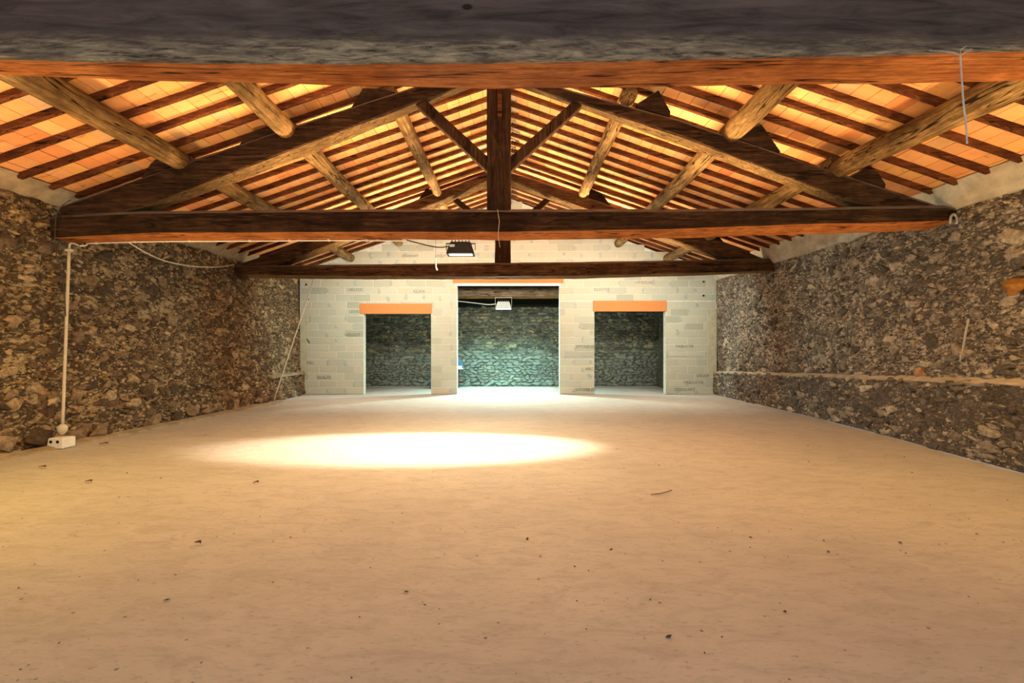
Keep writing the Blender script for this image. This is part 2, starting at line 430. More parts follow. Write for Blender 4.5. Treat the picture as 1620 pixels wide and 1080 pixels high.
# ------------------------------------------------------------------ rubble walls
def left_x(y, z):
    b = np.interp(y, [-4, 5.85, 7.07, 9.27, 11.4, 13.7, 16.4], [-6.45, -6.25, -6.12, -5.93, -5.86, -6.0, -6.0])
    t = np.interp(y, [-4, 6.5, 10.8, 13.7, 16.4], [-6.45, -6.30, -6.25, -6.12, -6.1])
    k = min(max(z/3.0, 0), 1); x = b*(1-k)+t*k
    if y > 11.0 and z < .62: x += .10*min(1, (y-11.0)/.25)
    return x
def ledge_z(y): return float(np.interp(y, [-4, 5.3, 7.6, 13.7], [1.02, .97, .88, .64]))
def right_x(y, z):
    b = np.interp(y, [-4, 5.1, 5.85, 7.07, 9.43, 13.7, 16.4], [5.5, 5.50, 5.54, 5.70, 5.82, 5.74, 5.74])
    t = np.interp(y, [-4, 6.5, 10.8, 13.7, 16.4], [6.2, 6.08, 5.92, 5.82, 5.8])
    lz = ledge_z(y)
    if z < lz-.03: return b
    k = min(max((z-lz)/(3.0-lz), 0), 1)
    return (b+.14)*(1-k)+t*k

def bed(name, fx, y0, y1, ztop, sign, mat, dy=.045, dz=.045, amp=.035):
    ys = np.arange(y0, y1+dy, dy); V = []; nz = int(3.5/dz)
    for y in ys:
        zt = ztop(y)
        for k in range(nz):
            z = zt*k/(nz-1)
            n = mnoise.noise(Vector((y*2.1, z*3.2, sign*5)))*.5+mnoise.noise(Vector((y*6.5, z*9, sign*9)))*.35+mnoise.noise(Vector((y*17, z*23, 1)))*.25
            V.append((fx(y, z)-sign*n*amp, y, z))
    Fc = [(j*nz+i, j*nz+i+1, (j+1)*nz+i+1, (j+1)*nz+i) if sign < 0 else (j*nz+i, (j+1)*nz+i, (j+1)*nz+i+1, j*nz+i+1) for j in range(len(ys)-1) for i in range(nz-1)]
    return V, Fc

STONES = []
def stone_pool(n=14):
    for k in range(n):
        bm = bmesh.new(); rs = random.Random(100+k)
        for _ in range(15):
            th = rs.uniform(0, 2*math.pi); ph = math.acos(rs.uniform(-1, 1))
            ex = 2.6
            p = [math.sin(ph)*math.cos(th), math.sin(ph)*math.sin(th), math.cos(ph)]
            m = (abs(p[0])**ex+abs(p[1])**ex+abs(p[2])**ex)**(1/ex)
            bm.verts.new([c/m*rs.uniform(.88, 1.08)*.5 for c in p])
        bmesh.ops.convex_hull(bm, input=bm.verts)
        loose = [v for v in bm.verts if not v.link_faces]
        bmesh.ops.delete(bm, geom=loose, context='VERTS')
        bmesh.ops.recalc_face_normals(bm, faces=bm.faces)
        me = bpy.data.meshes.new('stone'); bm.to_mesh(me); bm.free(); STONES.append(me)
stone_pool()
def with_mat(mat):
    out = []
    for me in STONES:
        c = me.copy(); c.materials.clear(); c.materials.append(mat); out.append(c)
    return out

def rubble(parent, stones, mat, maxparts=300):
    """stones: (centre, axis along the wall, outward normal, length, height, depth, tilt)"""
    pool = with_mat(mat); data = []
    for c, ax, nr, L, H, D, tl in stones:
        d = max(c.y, .3); s = F/d
        px = CX+c.x*s; py = CY-(c.z-EYE)*s
        vis = -15 < px < 1635 and -15 < py < 1095
        fore = max(.05, abs(nr.dot((Vector((0, 0, EYE))-c).normalized())))
        data.append((vis*L*H*s*s*fore, c, ax, nr, L, H, D, tl))
    data.sort(key=lambda q: -q[0])
    V = []; Fc = []
    for i, (sz, c, ax, nr, L, H, D, tl) in enumerate(data):
        up = nr.cross(ax).normalized()
        if up.z < 0: up = -up
        R = Matrix((ax, nr, up)).transposed() @ Matrix.Rotation(tl, 3, 'Y')
        mt = Matrix.Translation(c) @ R.to_4x4() @ Matrix.Diagonal((L, D, H, 1))
        me = pool[random.randrange(len(pool))]
        if i < maxparts and sz > 0:
            inst('stone', me, parent, mt)
        else:
            n = len(V)
            V += [mt @ v.co for v in me.vertices]; Fc += [tuple(k+n for k in p.vertices) for p in me.polygons]
    if V:
        o = link_mesh('stones', V, Fc, mat, parent); tag(o, kind='stuff')

def plaster_top(x, s): return roof_z(x)
# --- left wall
zt = lambda y: 3.52
V, Fc = bed('wall_left', left_x, YN, YF, zt, -1, None)
wl = tag(link_mesh('wall_left', V, Fc, M['bedL'], None, True), 'rough rubble wall along the left side of the barn', kind='structure')
st = []
rs = random.Random(5)
def side_stones(fx, sgn, y0, y1, n, big_base):
    out = []; nr = Vector((-sgn, 0, 0)); ax = Vector((0, 1, 0))
    for _ in range(n):
        y = rs.uniform(y0, y1); z = rs.uniform(.03, 3.25)
        q = rs.random()
        L = rs.uniform(.07, .17) if q < .72 else rs.uniform(.17, .34)
        H = L*rs.uniform(.3, .72)
        D = rs.uniform(.07, .13); sink = rs.uniform(.25, .52)*D
        tl = rs.gauss(0, .32)
        x = fx(y, z)
        out.append((Vector((x-sgn*(-sink*.6+.01), y, z)), ax, nr, L, H, D, tl))
    if big_base:
        y = y0
        while y < y1:
            L = rs.uniform(.2, .42)
            if rs.random() < .8:
                H = min(L*.85, rs.uniform(.16, .32)); z = H*.48+rs.uniform(0, .05)
                out.append((Vector((fx(y+L/2, z)-sgn*.0, y+L/2, z)), ax, nr, L, H, rs.uniform(.12, .17), rs.gauss(0, .12)))
            y += L+rs.uniform(.0, .08)
    return out
rubble(wl, side_stones(left_x, -1, 4.6, 13.6, 1650, True), M['stoneL'])
rings = []
for y in np.arange(11.6, YB, .12):
    n = mnoise.noise(Vector((y*5, 3, 1)))*.015; x = left_x(y, .3)
    rings.append([Vector((x+.02+n, y, .585)), Vector((x+.02+n, y, .625+n)), Vector((x-.14, y, .66+n)), Vector((x-.2, y, .56))])
loft('ledge', rings, M['plaster_brown'], wl)
# --- right wall with its projecting footing
V, Fc = bed('wall_right', right_x, YN, YB+.2, zt, 1, None)
wr = tag(link_mesh('wall_right', V, Fc, M['bedR'], None, True), 'rough rubble wall along the right side of the barn', kind='structure')
rubble(wr, side_stones(right_x, 1, 4.2, 13.6, 1800, False), M['stoneR'])
# mortar capping of the footing
rings = []
for y in np.arange(YN, YB, .12):
    z = ledge_z(y)+.018*mnoise.noise(Vector((y*3, 0, 0)))+.012*mnoise.noise(Vector((y*9, 0, 0))); x = right_x(y, 0.2)
    e = .03*mnoise.noise(Vector((y*4, 7, 0)))+.02*mnoise.noise(Vector((y*11, 7, 0)))
    rings.append([Vector((x+.03, y, z-.07)), Vector((x-.005+e, y, z-.03)), Vector((x+.16, y, z+.035)), Vector((x+.3, y, z+.05)), Vector((x+.3, y, z-.06))])
loft('ledge', rings, M['ledge'], wr)
# plaster fillets closing wall tops against the tiles
for nm, fx, sgn, zl in (('trim_1', left_x, -1, 3.33), ('trim_2', right_x, 1, 3.24)):
    rings = []
    for y in np.arange(YN, YB, .14):
        n = mnoise.noise(Vector((y*2.3, sgn, 0))); n2 = mnoise.noise(Vector((y*5.1, sgn, 4)))
        xo = fx(y, 3.1); xi = xo-sgn*(.20+.03*n)
        rings.append([Vector((xo-sgn*(.045+.02*n2), y, zl+.05*n+.03*n2)), Vector((xo-sgn*.10, y, zl+.08+.03*n2)), Vector((xi, y, roof_z(xi)+.05)), Vector((xo+sgn*.25, y, roof_z(xi)+.05)), Vector((xo+sgn*.25, y, 3.2))])
    tag(loft(nm, rings, M['plaster_brown'] if sgn < 0 else M['plaster']), 'grey plaster fillet along the wall top under the tiles, %s wall' % ('left' if sgn < 0 else 'right'), kind='structure')
# mortar lip at the foot of the left wall
rings = []
for y in np.arange(YN, 12, .16):
    n = mnoise.noise(Vector((y*3, 1, 2))); x = left_x(y, 0)
    rings.append([Vector((x+.16+.03*n, y, -.01)), Vector((x+.14+.03*n, y, .02+.01*n)), Vector((x+.02, y, .05+.02*n)), Vector((x-.1, y, -.01))])
tag(loft('baseboard_left', rings, M['plaster_brown']), 'low mortar lip along the foot of the left wall', kind='structure')

# --- far rubble wall of the back room
ZF = 2.70
xs = np.arange(-6.2, 6.2, .06); V = []; nz = 46
for x in xs:
    for k in range(nz):
        z = ZF*k/(nz-1)
        n = mnoise.noise(Vector((x*3, z*4, 2)))*.5+mnoise.noise(Vector((x*11, z*14, 2)))*.4
        V.append((x, YF+.02-n*.03, z))
Fc = [(j*nz+i, (j+1)*nz+i, (j+1)*nz+i+1, j*nz+i+1) for j in range(len(xs)-1) for i in range(nz-1)]
wf = tag(link_mesh('wall_rear', V, Fc, M['bedF'], None, True), 'rubble wall at the far end of the back room', kind='structure')
st = []; z = .02
while z < ZF-.03:
    h = rs.uniform(.075, .14); x = -5.3
    while x < 5.3:
        L = h*rs.uniform(1.0, 3.0)
        st.append((Vector((x+L/2, YF+.012+rs.uniform(-.012, .02), z+h/2+rs.uniform(-.02, .02))), Vector((1, 0, 0)), Vector((0, -1, 0)), L*rs.uniform(.9, 1.15), h*rs.uniform(.8, 1.25), rs.uniform(.06, .11), rs.gauss(0, .22)))
        x += L*.96
    z += h*.9
rubble(wf, st, M['stoneF'])
boxes('wall_rear_gable', [(-6.2, 6.2, YF+.45, YF+.5, 2.3, 6.2)], M['soot_or_shade'])
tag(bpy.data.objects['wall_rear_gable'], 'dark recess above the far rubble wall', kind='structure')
# right return wall of the back room
V = []; zs = np.linspace(0, 3.4, 60); ysr = np.linspace(YB+.2, YF+.1, 44)
for y in ysr:
    for z in zs:
        n = mnoise.noise(Vector((y*4, z*5, 8)))*.5+mnoise.noise(Vector((y*13, z*15, 8)))*.4
        V.append((5.02-(.09 if z < .95 else 0)-n*.03, y, z))
Fc = [(j*60+i, (j+1)*60+i, (j+1)*60+i+1, j*60+i+1) for j in range(43) for i in range(59)]
tag(link_mesh('wall_rear_right', V, Fc, M['bedF'], None, True), 'rubble side wall of the back room', kind='structure')

# ------------------------------------------------------------------ block wall with three openings
XL, XR = -6.05, 5.84
OPEN = [(-4.23, -2.31, 0, 2.29), (-1.568, 1.355, 0, 3.09), (2.35, 4.38, 0, 2.36)]
LINT = [(-4.345, -2.285, 2.29, 2.585), (-1.69, 1.465, 3.165, 3.40), (2.31, 4.41, 2.36, 2.665)]
STRIP = (-1.60, 1.385, 3.09, 3.165)
y0c, y1c = YB+.008, YB+.20
core = [(XL, -4.23, y0c, y1c, 0, 3.4), (-2.31, -1.568, y0c, y1c, 0, 3.4), (1.355, 2.35, y0c, y1c, 0, 3.4), (4.38, XR, y0c, y1c, 0, 3.4),
        (-4.23, -2.31, y0c, y1c, 2.29, 3.4), (2.35, 4.38, y0c, y1c, 2.36, 3.4), (-1.568, 1.355, y0c, y1c, 3.09, 3.4)]
V = []; Fc = []
for b in core:
    n = len(V); V += box_verts(*b); Fc += [tuple(i+n for i in f) for f in BOXF]
prof = [(XL, 3.4), (XR, 3.4), (XR, roof_z(XR)+.04), (4.3, roof_z(4.3)-.06), (2.9, roof_z(2.9)-.02), (1.0, roof_z(1.0)-.02), (RX, RZ+.02), (XL, roof_z(XL)+.04)]
n = len(V); k = len(prof)
V += [(x, y0c, z) for x, z in prof]+[(x, y1c, z) for x, z in prof]
Fc += [tuple(n+i for i in range(k)), tuple(n+k+i for i in range(k-1, -1, -1))]+[(n+i, n+k+i, n+k+(i+1) % k, n+(i+1) % k) for i in range(k)]
wb = tag(link_mesh('wall_back', V, Fc, M['mortar']), 'concrete block wall with three openings at the end of the barn', kind='structure')
blocks = []; rb = random.Random(11)
COURSE = .2035; J = .006
for c in range(0, 28):
    z0 = c*COURSE; z1 = z0+COURSE
    rects = OPEN+LINT+[STRIP]
    cuts = {XL+.02, XR-.02}
    for a, b, p, q in rects:
        if p < z1-.02 and q > z0+.02: cuts |= {a, b}
    # smooth poured corner strips
    if 3 <= c <= 10: cuts.add(XL+.24)
    if 3 <= c <= 11: cuts.add(XR-.26)
    cuts = sorted(cuts)
    off = (0 if c % 2 else .25)+rb.uniform(-.05, .05)
    for a, b in zip(cuts, cuts[1:]):
        if b-a < .03: continue
        m = (a+b)/2; lo, hi = z0, z1
        for p, q, r0, r1 in rects:
            if p-.001 <= m <= q+.001:
                if r0 <= lo+.021 and r1 >= hi-.021: lo = hi
                elif r0 <= lo and r1 > lo: lo = r1
                elif r1 >= hi and r0 < hi: hi = r0
        if hi-lo < .03: continue
        if 3 <= c <= 10 and m < XL+.24: continue
        if 3 <= c <= 11 and m > XR-.26: continue
        x = a; g = math.floor((a+off)/.5)*.5-off
        while x < b-.01:
            nx_ = g+.5
            if nx_ <= x+.06: g += .5; continue
            e = min(nx_, b)
            if b-e < .07: e = b
            if hi > 3.0:
                far = max(abs(x-RX), abs(e-RX))
                lim = roof_z(RX+far)
                if hi > lim+.10:
                    if lim-lo > .07: blocks.append((x, e, lo, lim))
                else: blocks.append((x, e, lo, hi))
            else: blocks.append((x, e, lo, hi))
            x = e; g += .5
def hidden(bk):
    s = F/YB; py = CY-((bk[2]+bk[3])/2-EYE)*s; return 408 < py < 441 or py < 376
blocks.sort(key=lambda b: (hidden(b), -(b[1]-b[0])*(b[3]-b[2])))
bme = {}
stuffb = []
for i, (a, b, p, q) in enumerate(blocks):
    pr = rb.uniform(-.0025, .0025)
    bx = (a+J, b-J, YB+pr, YB+.06, p+J, q-J)
    if i < 300:
        key = (round(b-a, 2), round(q-p, 2))
        if key not in bme:
            w2, h2 = (b-a)/2-J, (q-p)/2-J; c = .006
            me = bpy.data.meshes.new('concrete_block')
            vv = [(-w2+c, 0, -h2+c), (w2-c, 0, -h2+c), (w2-c, 0, h2-c), (-w2+c, 0, h2-c), (-w2, c, -h2), (w2, c, -h2), (w2, c, h2), (-w2, c, h2), (-w2, .05, -h2), (w2, .05, -h2), (w2, .05, h2), (-w2, .05, h2)]
            ff = [(0, 1, 2, 3)]+[(i2, 4+i2, 4+(i2+1) % 4, (i2+1) % 4) for i2 in range(4)]+[(4+i2, 8+i2, 8+(i2+1) % 4, 4+(i2+1) % 4) for i2 in range(4)]
            me.from_pydata(vv, [], ff); me.materials.append(M['block']); bme[key] = me
        inst('concrete_block', bme[key], wb, Matrix.Translation(((a+b)/2, YB+pr, (p+q)/2)))
    else: stuffb.append(bx)
if stuffb: tag(boxes('concrete_blocks', stuffb, M['block'], wb), kind='stuff')
# grey mortar smears over some upright joints
V = []; Fc = []
for (a, b, p, q) in blocks:
    if rb.random() < .55 and b-a > .35 and q-p > .15:
        cx = b+rb.uniform(-.02, .02); cz = (p+q)/2+rb.uniform(-.03, .03); wv = rb.uniform(.03, .07); hv = rb.uniform(.06, .10)
        bad = any(o[0]-.09 < cx < o[1]+.09 and cz-hv < o[3]+.02 and cz+hv > o[2] for o in OPEN+LINT)
        if bad or cx > XR-.35 or cx < XL+.3 or cz > roof_z(cx)-.15: continue
        n = len(V); V.append((cx, YB-.009, cz))
        for k in range(9):
            t = k/9*2*math.pi; rr = rb.uniform(.8, 1.15)
            V.append((cx+wv*rr*math.cos(t), YB-.001, cz+hv*rr*math.sin(t)))
        Fc += [(n, n+1+(k+1) % 9, n+1+k) for k in range(9)]
tag(link_mesh('mortar_smears', V, Fc, M['smear'], wb), kind='stuff')
# lintels, soffit strip, poured corners
for a, b, p, q in LINT:
    o = from_bm('lintel', bmesh.new(), M['lintel'], wb)
    vv = box_verts(a, b, YB-.012, YB+.19, p, q)
    bm = bmesh.new(); [bm.verts.new(v) for v in vv]; bm.verts.ensure_lookup_table(); [bm.faces.new([bm.verts[i] for i in f]) for f in BOXF]
    bmesh.ops.bevel(bm, geom=list(bm.edges), offset=.006, segments=1, affect='EDGES')
    # fine grooves along the fired clay face
    bm.to_mesh(o.data); bm.free(); o['label'] = 'orange terracotta lintel'
    boxes('lintel_groove', [(a+.01, b-.01, YB-.0145, YB-.011, p+(q-p)*k/5-.002, p+(q-p)*k/5+.002) for k in range(1, 5)], M['lintel'], o)
o = boxes('soffit_strip', [(STRIP[0], STRIP[1], YB+.0, YB+.2, STRIP[2], STRIP[3])], M['strip'], wb); o['label'] = 'white strip under the wide lintel'
for (a, b, p, q) in ((XL+.01, XL+.235, 3*COURSE, 11*COURSE), (XR-.255, XR-.01, 3*COURSE, 12*COURSE)):
    o = boxes('poured_strip', [(a, b, YB-.002, YB+.1, p+J, q-J)], M['infill'], wb); o['label'] = 'smooth poured concrete strip'
for px, py, r in ((484.5, 450, .028), (487, 473, .028), (1113, 445.5, .026), (1113, 467.5, .03)):
    c = at(px, py, YB); bm = bmesh.new()
    bmesh.ops.create_cone(bm, cap_ends=True, segments=10, radius1=r, radius2=r, depth=.02, matrix=Matrix.Translation((c.x, YB-.004, c.z)) @ Matrix.Rotation(math.pi/2, 4, 'X'))
    from_bm('bolt_hole', bm, M['hole'], wb)
a = at(484.5, 535, YB); b = at(490, 543, YB)
tube('score_mark', [(a.x, YB-.004, a.z), ((a.x+b.x)/2+.01, YB-.006, (a.z+b.z)/2), (b.x, YB-.004, b.z)], [.006, .014, .008], M['hole'], wb)
a = at(1055, 563.5, YB); b = at(1112, 562.5, YB)
boxes('chalk_line', [(a.x, b.x, YB-.005, YB+.0, a.z-.008, a.z+.008), (1.45, 2.28, YB-.005, YB, a.z-.02, a.z-.006)], M['chalk'], wb)
def stamp(px, py, txt, size=.10, wsc=1.0):
    cu = bpy.data.curves.new('block_stamp', 'FONT'); cu.body = txt; cu.size = size; cu.align_x = 'CENTER'; cu.align_y = 'CENTER'; cu.extrude = .002
    cu.space_character = 1.05; cu.materials.append(M['ink']); cu.resolution_u = 2
    o = bpy.data.objects.new('block_stamp', cu); COL.objects.link(o); o.parent = wb
    c = at(px, py, YB); o.location = (c.x, YB-.007, c.z); o.rotation_euler = (math.pi/2, 0, 0); o.scale = (wsc, 1, 1)
    return o
for px, py, txt in ((558, 529.5, 'VIEUJOT'), (927, 548.5, 'UTYABLED'), (927, 616, 'UTYABLED'), (1019, 447, 'UTSOLAE'), (952, 458, 'KLSOVT'), (1083, 548, 'FABI-CTB'), (1112, 594, 'USUSA'), (1097, 605, 'PABU-CTB'),
                    (1083, 616, 'UTSOLVAT'), (932, 583.5, 'ABC'), (513, 597, 'EGA-TE'), (491, 574, 'PSU'), (561, 458.5, 'UKLSO'), (663, 461, 'CLIXA'), (560, 493, 'LETIB'), (649, 405, 'EROSOHT'), (697, 405, 'LSOUT')):
    stamp(px, py, txt, .115 if py > 440 else .10)

# ------------------------------------------------------------------ roof: deck, tiles, rafters
RH = .062                                            # rafter height
y_r = [2.42+.3955*k for k in range(0, 38)]           # rafter positions (centre)
tile_me = bpy.data.meshes.new('roof_tile')
for slope, sgn in (('left', -1), ('right', 1)):
    xo = 6.75
    th = math.atan(RS); ca, sa = math.cos(th), math.sin(th)
    # local frame: u runs up the slope from the eaves
    def pt(u, y, h, sgn=sgn):                        # u metres from the ridge downwards
        return Vector((RX+sgn*(u*ca)+sgn*h*sa, y, RZ-u*sa+h*ca))
    U1 = 7.0
    h0 = RH+.034
    V = [pt(u, y, h) for h in (h0, h0+.07) for y in (YN, YF+.6) for u in (-h*sa-.01, U1)]
    Fc = [(0, 1, 3, 2), (4, 6, 7, 5), (0, 4, 5, 1), (1, 5, 7, 3), (3, 7, 6, 2), (2, 6, 4, 0)]
    ce = tag(link_mesh('ceiling', V, Fc, M['deck']), 'tiled roof slope on the %s side, terracotta tiles on rafters' % slope, kind='structure')
    # rafters
    for y in y_r:
        jit = rs.uniform(-.02, .02); wv = rs.uniform(.052, .066); rings = []
        for u in np.linspace(0, 6.45, 14):
            n = mnoise.noise(Vector((u, y*3, sgn)))*.010
            m = mnoise.noise(Vector((u*1.4, y*5, sgn+9)))*.008
            yy = y+jit*u/6+n
            rings.append([pt(u, yy-wv/2, m), pt(u, yy+wv/2, m), pt(u, yy+wv/2, RH+.004), pt(u, yy-wv/2, RH+.004)])
        loft('rafter', rings, M['rafter'], ce)
    # thin terracotta tiles spanning from rafter to rafter
    tl = []
    for i in range(len(y_r)-1):
        u = .03+rs.uniform(0, .15); ya, yb = y_r[i], y_r[i+1]
        while u < 6.6:
            tw = .205
            tl.append((u, tw, ya, yb)); u += tw
    def score(t):
        c = pt(t[0]+t[1]/2, (t[2]+t[3])/2, RH); s = F/c.y
        px = CX+c.x*s; py = CY-(c.z-EYE)*s
        vis = 0 < px < 1620 and 138 < py < 330
        return vis*s*s
    tl.sort(key=lambda t: -score(t))
    me = bpy.data.meshes.new('roof_tile')
    bx = box_verts(-.099, .099, -.193, .193, 0, .028); me.from_pydata(bx, [], BOXF); me.materials.append(M['tile'])
    V = []; Fc = []
    R = Matrix(((sgn*ca, 0, sgn*sa), (0, 1, 0), (-sa, 0, ca)))
    for i, (u, tw, ya, yb) in enumerate(tl):
        c = pt(u+tw/2, (ya+yb)/2, RH+.003+rs.uniform(0, .004))
        rot = R @ Matrix.Rotation(rs.gauss(0, .006), 3, 'Z') @ Matrix.Rotation(rs.gauss(0, .012), 3, 'Y')
        mt = Matrix.Translation(c) @ rot.to_4x4()
        if i < 300: inst('roof_tile', me, ce, mt)
        else:
            n = len(V); V += [mt @ Vector(b) for b in bx]; Fc += [tuple(k+n for k in f) for f in BOXF]
    tag(link_mesh('roof_tiles', V, Fc, M['tile'], ce), kind='stuff')
    bm = bmesh.new(); me2 = ce.data; bm.from_mesh(me2); bmesh.ops.recalc_face_normals(bm, faces=bm.faces); bm.to_mesh(me2); bm.free()
    if sgn < 0:
        rings = []
        for y in np.linspace(2.4, YB, 30):
            rings.append([Vector((RX-.1+math.cos(k*math.pi/4)*.11, y, RZ-.13+math.sin(k*math.pi/4)*.11)) for k in range(8)])
        loft('ridge_beam', rings, M['log'], ce)

# ------------------------------------------------------------------ trusses
def prism(name, poly, y0, y1, mat, parent):
    k = len(poly); V = [(x, y0, z) for x, z in poly]+[(x, y1, z) for x, z in poly]
    Fc = [tuple(range(k)), tuple(range(2*k-1, k-1, -1))]+[(i, i+k, (i+1) % k+k, (i+1) % k) for i in range(k)]
    o = link_mesh(name, V, Fc, mat, parent)
    bm = bmesh.new(); bm.from_mesh(o.data); bmesh.ops.recalc_face_normals(bm, faces=bm.faces)
    bmesh.ops.bevel(bm, geom=[e for e in bm.edges], offset=.008, segments=1, affect='EDGES')
    bm.to_mesh(o.data); bm.free(); return o
def ppoly(pts, d): return [(at(x, y, d).x, at(x, y, d).z) for x, y in pts]
def post(name, x0, x1, z0, z1, y0, y1, mat, parent, seed):
    rings = []
    for z in np.linspace(z0, z1, 26):
        c = .02; r = []
        for j, (a, b) in enumerate(((x0+c, y0), (x1-c, y0), (x1, y0+c), (x1, y1), (x0, y1), (x0, y0+c))):
            n = mnoise.noise(Vector((z*2, j*4+seed, 1)))*.012; r.append(Vector((a+n, b+n*.6, z)))
        rings.append(r)
    return loft(name, rings, mat, parent)

# front tie beam, only its lower part in view
t0 = tag(px_beam('tie_beam', [(-150, -56, 86, 118), (0, -55, 92, 124), (120, -54, 96, 129), (540, -52, 100, 138), (810, -52, 98, 142), (1080, -53, 93, 139), (1400, -54, 86, 135), (1620, -55, 79, 132), (1760, -56, 76, 130)], 2.70, 3.06, M['tie0'], None, 90, .008, .016, 3, M['lit_under']),
         'huge weathered tie beam across the top of the picture, nearest of the beams', 'beam')
# extend it into the walls
for a, b in ((-6.4, at(-150, 0, 2.7).x), (at(1760, 0, 2.7).x, 6.15)):
    pass

# second truss
t1 = tag(empty('roof_truss', (0, 6.66, 2.9)), 'dark timber truss with king post, second from the camera, floodlight hung below', 'truss')
def P1(o): return unparent_loc(o, t1)
P1(px_beam('tie_beam', [(80, 341, 375, 385), (127, 337, 373, 384), (223, 333, 368, 381), (540, 330, 366, 379), (800, 330, 366, 380.5), (1073, 330, 361, 377.5), (1300, 327, 353, 371), (1447, 324.5, 350, 367), (1500, 324, 348, 364), (1514, 328, 346, 361)], 6.5, 6.86, M['truss_x'], None, 80, .012, .025, 11, M['lit_under']))
P1(px_beam('principal_rafter', [(96, 325, 372, 376), (110, 320, 367, 372), (310, 250, 294, 306), (540, 173, 207, 222), (700, 121, 146, 157), (772, 96, 119, 130)], 6.53, 6.80, M['truss_x'], None, 50, .012, .02, 12, M['tan']))
P1(px_beam('principal_rafter', [(806, 111, 125, 134), (903, 141, 158, 167), (1080, 190, 217, 228), (1307, 266, 302, 311), (1367, 286, 323, 331), (1440, 310, 337, 347), (1490, 326, 338, 347), (1500, 330, 339, 347)], 6.53, 6.80, M['truss_x'], None, 50, .012, .02, 13, M['tan']))
x0, x1 = at(770, 0, 6.5).x, at(808, 0, 6.5).x
P1(post('king_post', x0, x1, at(0, 332, 6.5).z, RZ-.25, 6.515, 6.83, M['truss_z'], None, 3))
o = P1(boxes('batten', [(at(787, 0, 6.5).x, at(794, 0, 6.5).x, 6.475, 6.52, at(0, 186, 6.5).z, RZ-.6)], M['rafter'])); o['label'] = 'narrow reddish batten'
P1(prism('strut', ppoly([(657, 165), (674, 158), (771, 247), (771, 271)], 6.56), 6.56, 6.68, M['truss_z'], None))
P1(prism('strut', ppoly([(905, 161), (921, 167), (807, 271), (807, 248)], 6.56), 6.56, 6.68, M['truss_z'], None))
for poly in ([(222, 283), (238, 258), (252, 252), (285, 262), (280, 275)], [(378, 229), (388, 212), (430, 201), (452, 206), (450, 215)], [(555, 170), (574, 139), (610, 140), (640, 150)],
             [(1006, 165), (1042, 142), (1061, 176), (1060, 186)], [(1162, 217), (1205, 196), (1235, 239), (1233, 244)], [(1345, 280), (1366, 267), (1388, 270), (1402, 291), (1400, 300)]):
    P1(prism('cleat', ppoly(poly, 6.58), 6.58, 6.78, M['truss_x'], None))
# iron strap ring on the right-hand end
c = at(1508, 349, 6.46); bm = bmesh.new()
pts = [(c.x+.045*math.cos(t), 6.455, c.z+.085*math.sin(t)) for t in np.linspace(-.6, math.pi+.5, 16)]
bm.free(); o = P1(tube('iron_ring', pts, .018, M['iron'])); o['label'] = 'pale iron ring at the beam end'

# third truss
t2 = tag(empty('roof_truss', (0, 10.95, 2.95)), 'brown timber truss with king post, farthest before the block wall', 'truss')
def P2(o): return unparent_loc(o, t2)
P2(px_beam('tie_beam', [(370, 420, 434, 440), (380, 419.5, 434, 440), (560, 418, 436, 442), (700, 416, 437, 442), (900, 414, 436, 441.5), (1080, 411, 432, 437), (1222, 408, 428, 432), (1228, 408, 428, 432)], 10.8, 11.15, M['truss2'], None, 70, .012, .025, 21, M['lit_under2']))
P2(px_beam('principal_rafter', [(373, 419, 440, 442), (427, 401, 424, 428), (457, 389, 411, 418), (522, 366, 387, 394), (627, 328, 345, 353), (699, 300, 317, 326), (768, 274, 288, 298), (796, 262, 276, 286)], 10.83, 11.08, M['truss2'], None, 50, .012, .02, 22, M['tan']))
P2(px_beam('principal_rafter', [(795, 267, 280, 289), (810, 273, 286, 295), (913, 306, 326, 332), (967, 325, 344, 351), (1060, 355, 378, 383), (1137, 379, 402, 408), (1190, 401, 419, 423), (1204, 407, 420, 424), (1216, 411, 420, 424)], 10.83, 11.08, M['truss2'], None, 50, .012, .02, 23, M['tan']))
x0, x1 = at(783, 0, 10.8).x, at(808, 0, 10.8).x
P2(post('king_post', x0, x1, at(0, 415, 10.8).z, RZ-.22, 10.815, 11.1, M['truss_z'], None, 8))
P2(prism('strut', ppoly([(716, 318), (724, 313), (785, 362), (785, 376)], 10.86), 10.86, 10.97, M['truss_z'], None))
P2(prism('strut', ppoly([(862, 313), (871, 317), (806, 376), (806, 362)], 10.86), 10.86, 10.97, M['truss_z'], None))
for poly in ([(662, 315), (675, 297), (688, 303), (686, 309)], [(935, 298), (952, 305), (967, 326), (930, 315)], [(575, 347), (590, 331), (602, 337), (600, 343)], [(475, 383), (488, 369), (500, 374), (498, 380)], [(1026, 342), (1040, 335), (1052, 352), (1030, 350)], [(1118, 375), (1132, 367), (1146, 384), (1120, 382)]):
    P2(prism('cleat', ppoly(poly, 10.88), 10.88, 11.04, M['truss_x'], None))

# tie beam in the back room
t3 = tag(px_beam('tie_beam', [(480, 455, 468, 473), (560, 455, 468, 473), (810, 454.5, 468, 472.5), (1040, 454, 467, 472), (1065, 454, 467, 472)], 15.1, 15.42, M['beam3'], None, 40, .012, .03, 31, M['lit_under2']),
         'brown tie beam in the back room, seen through the wide opening', 'beam')

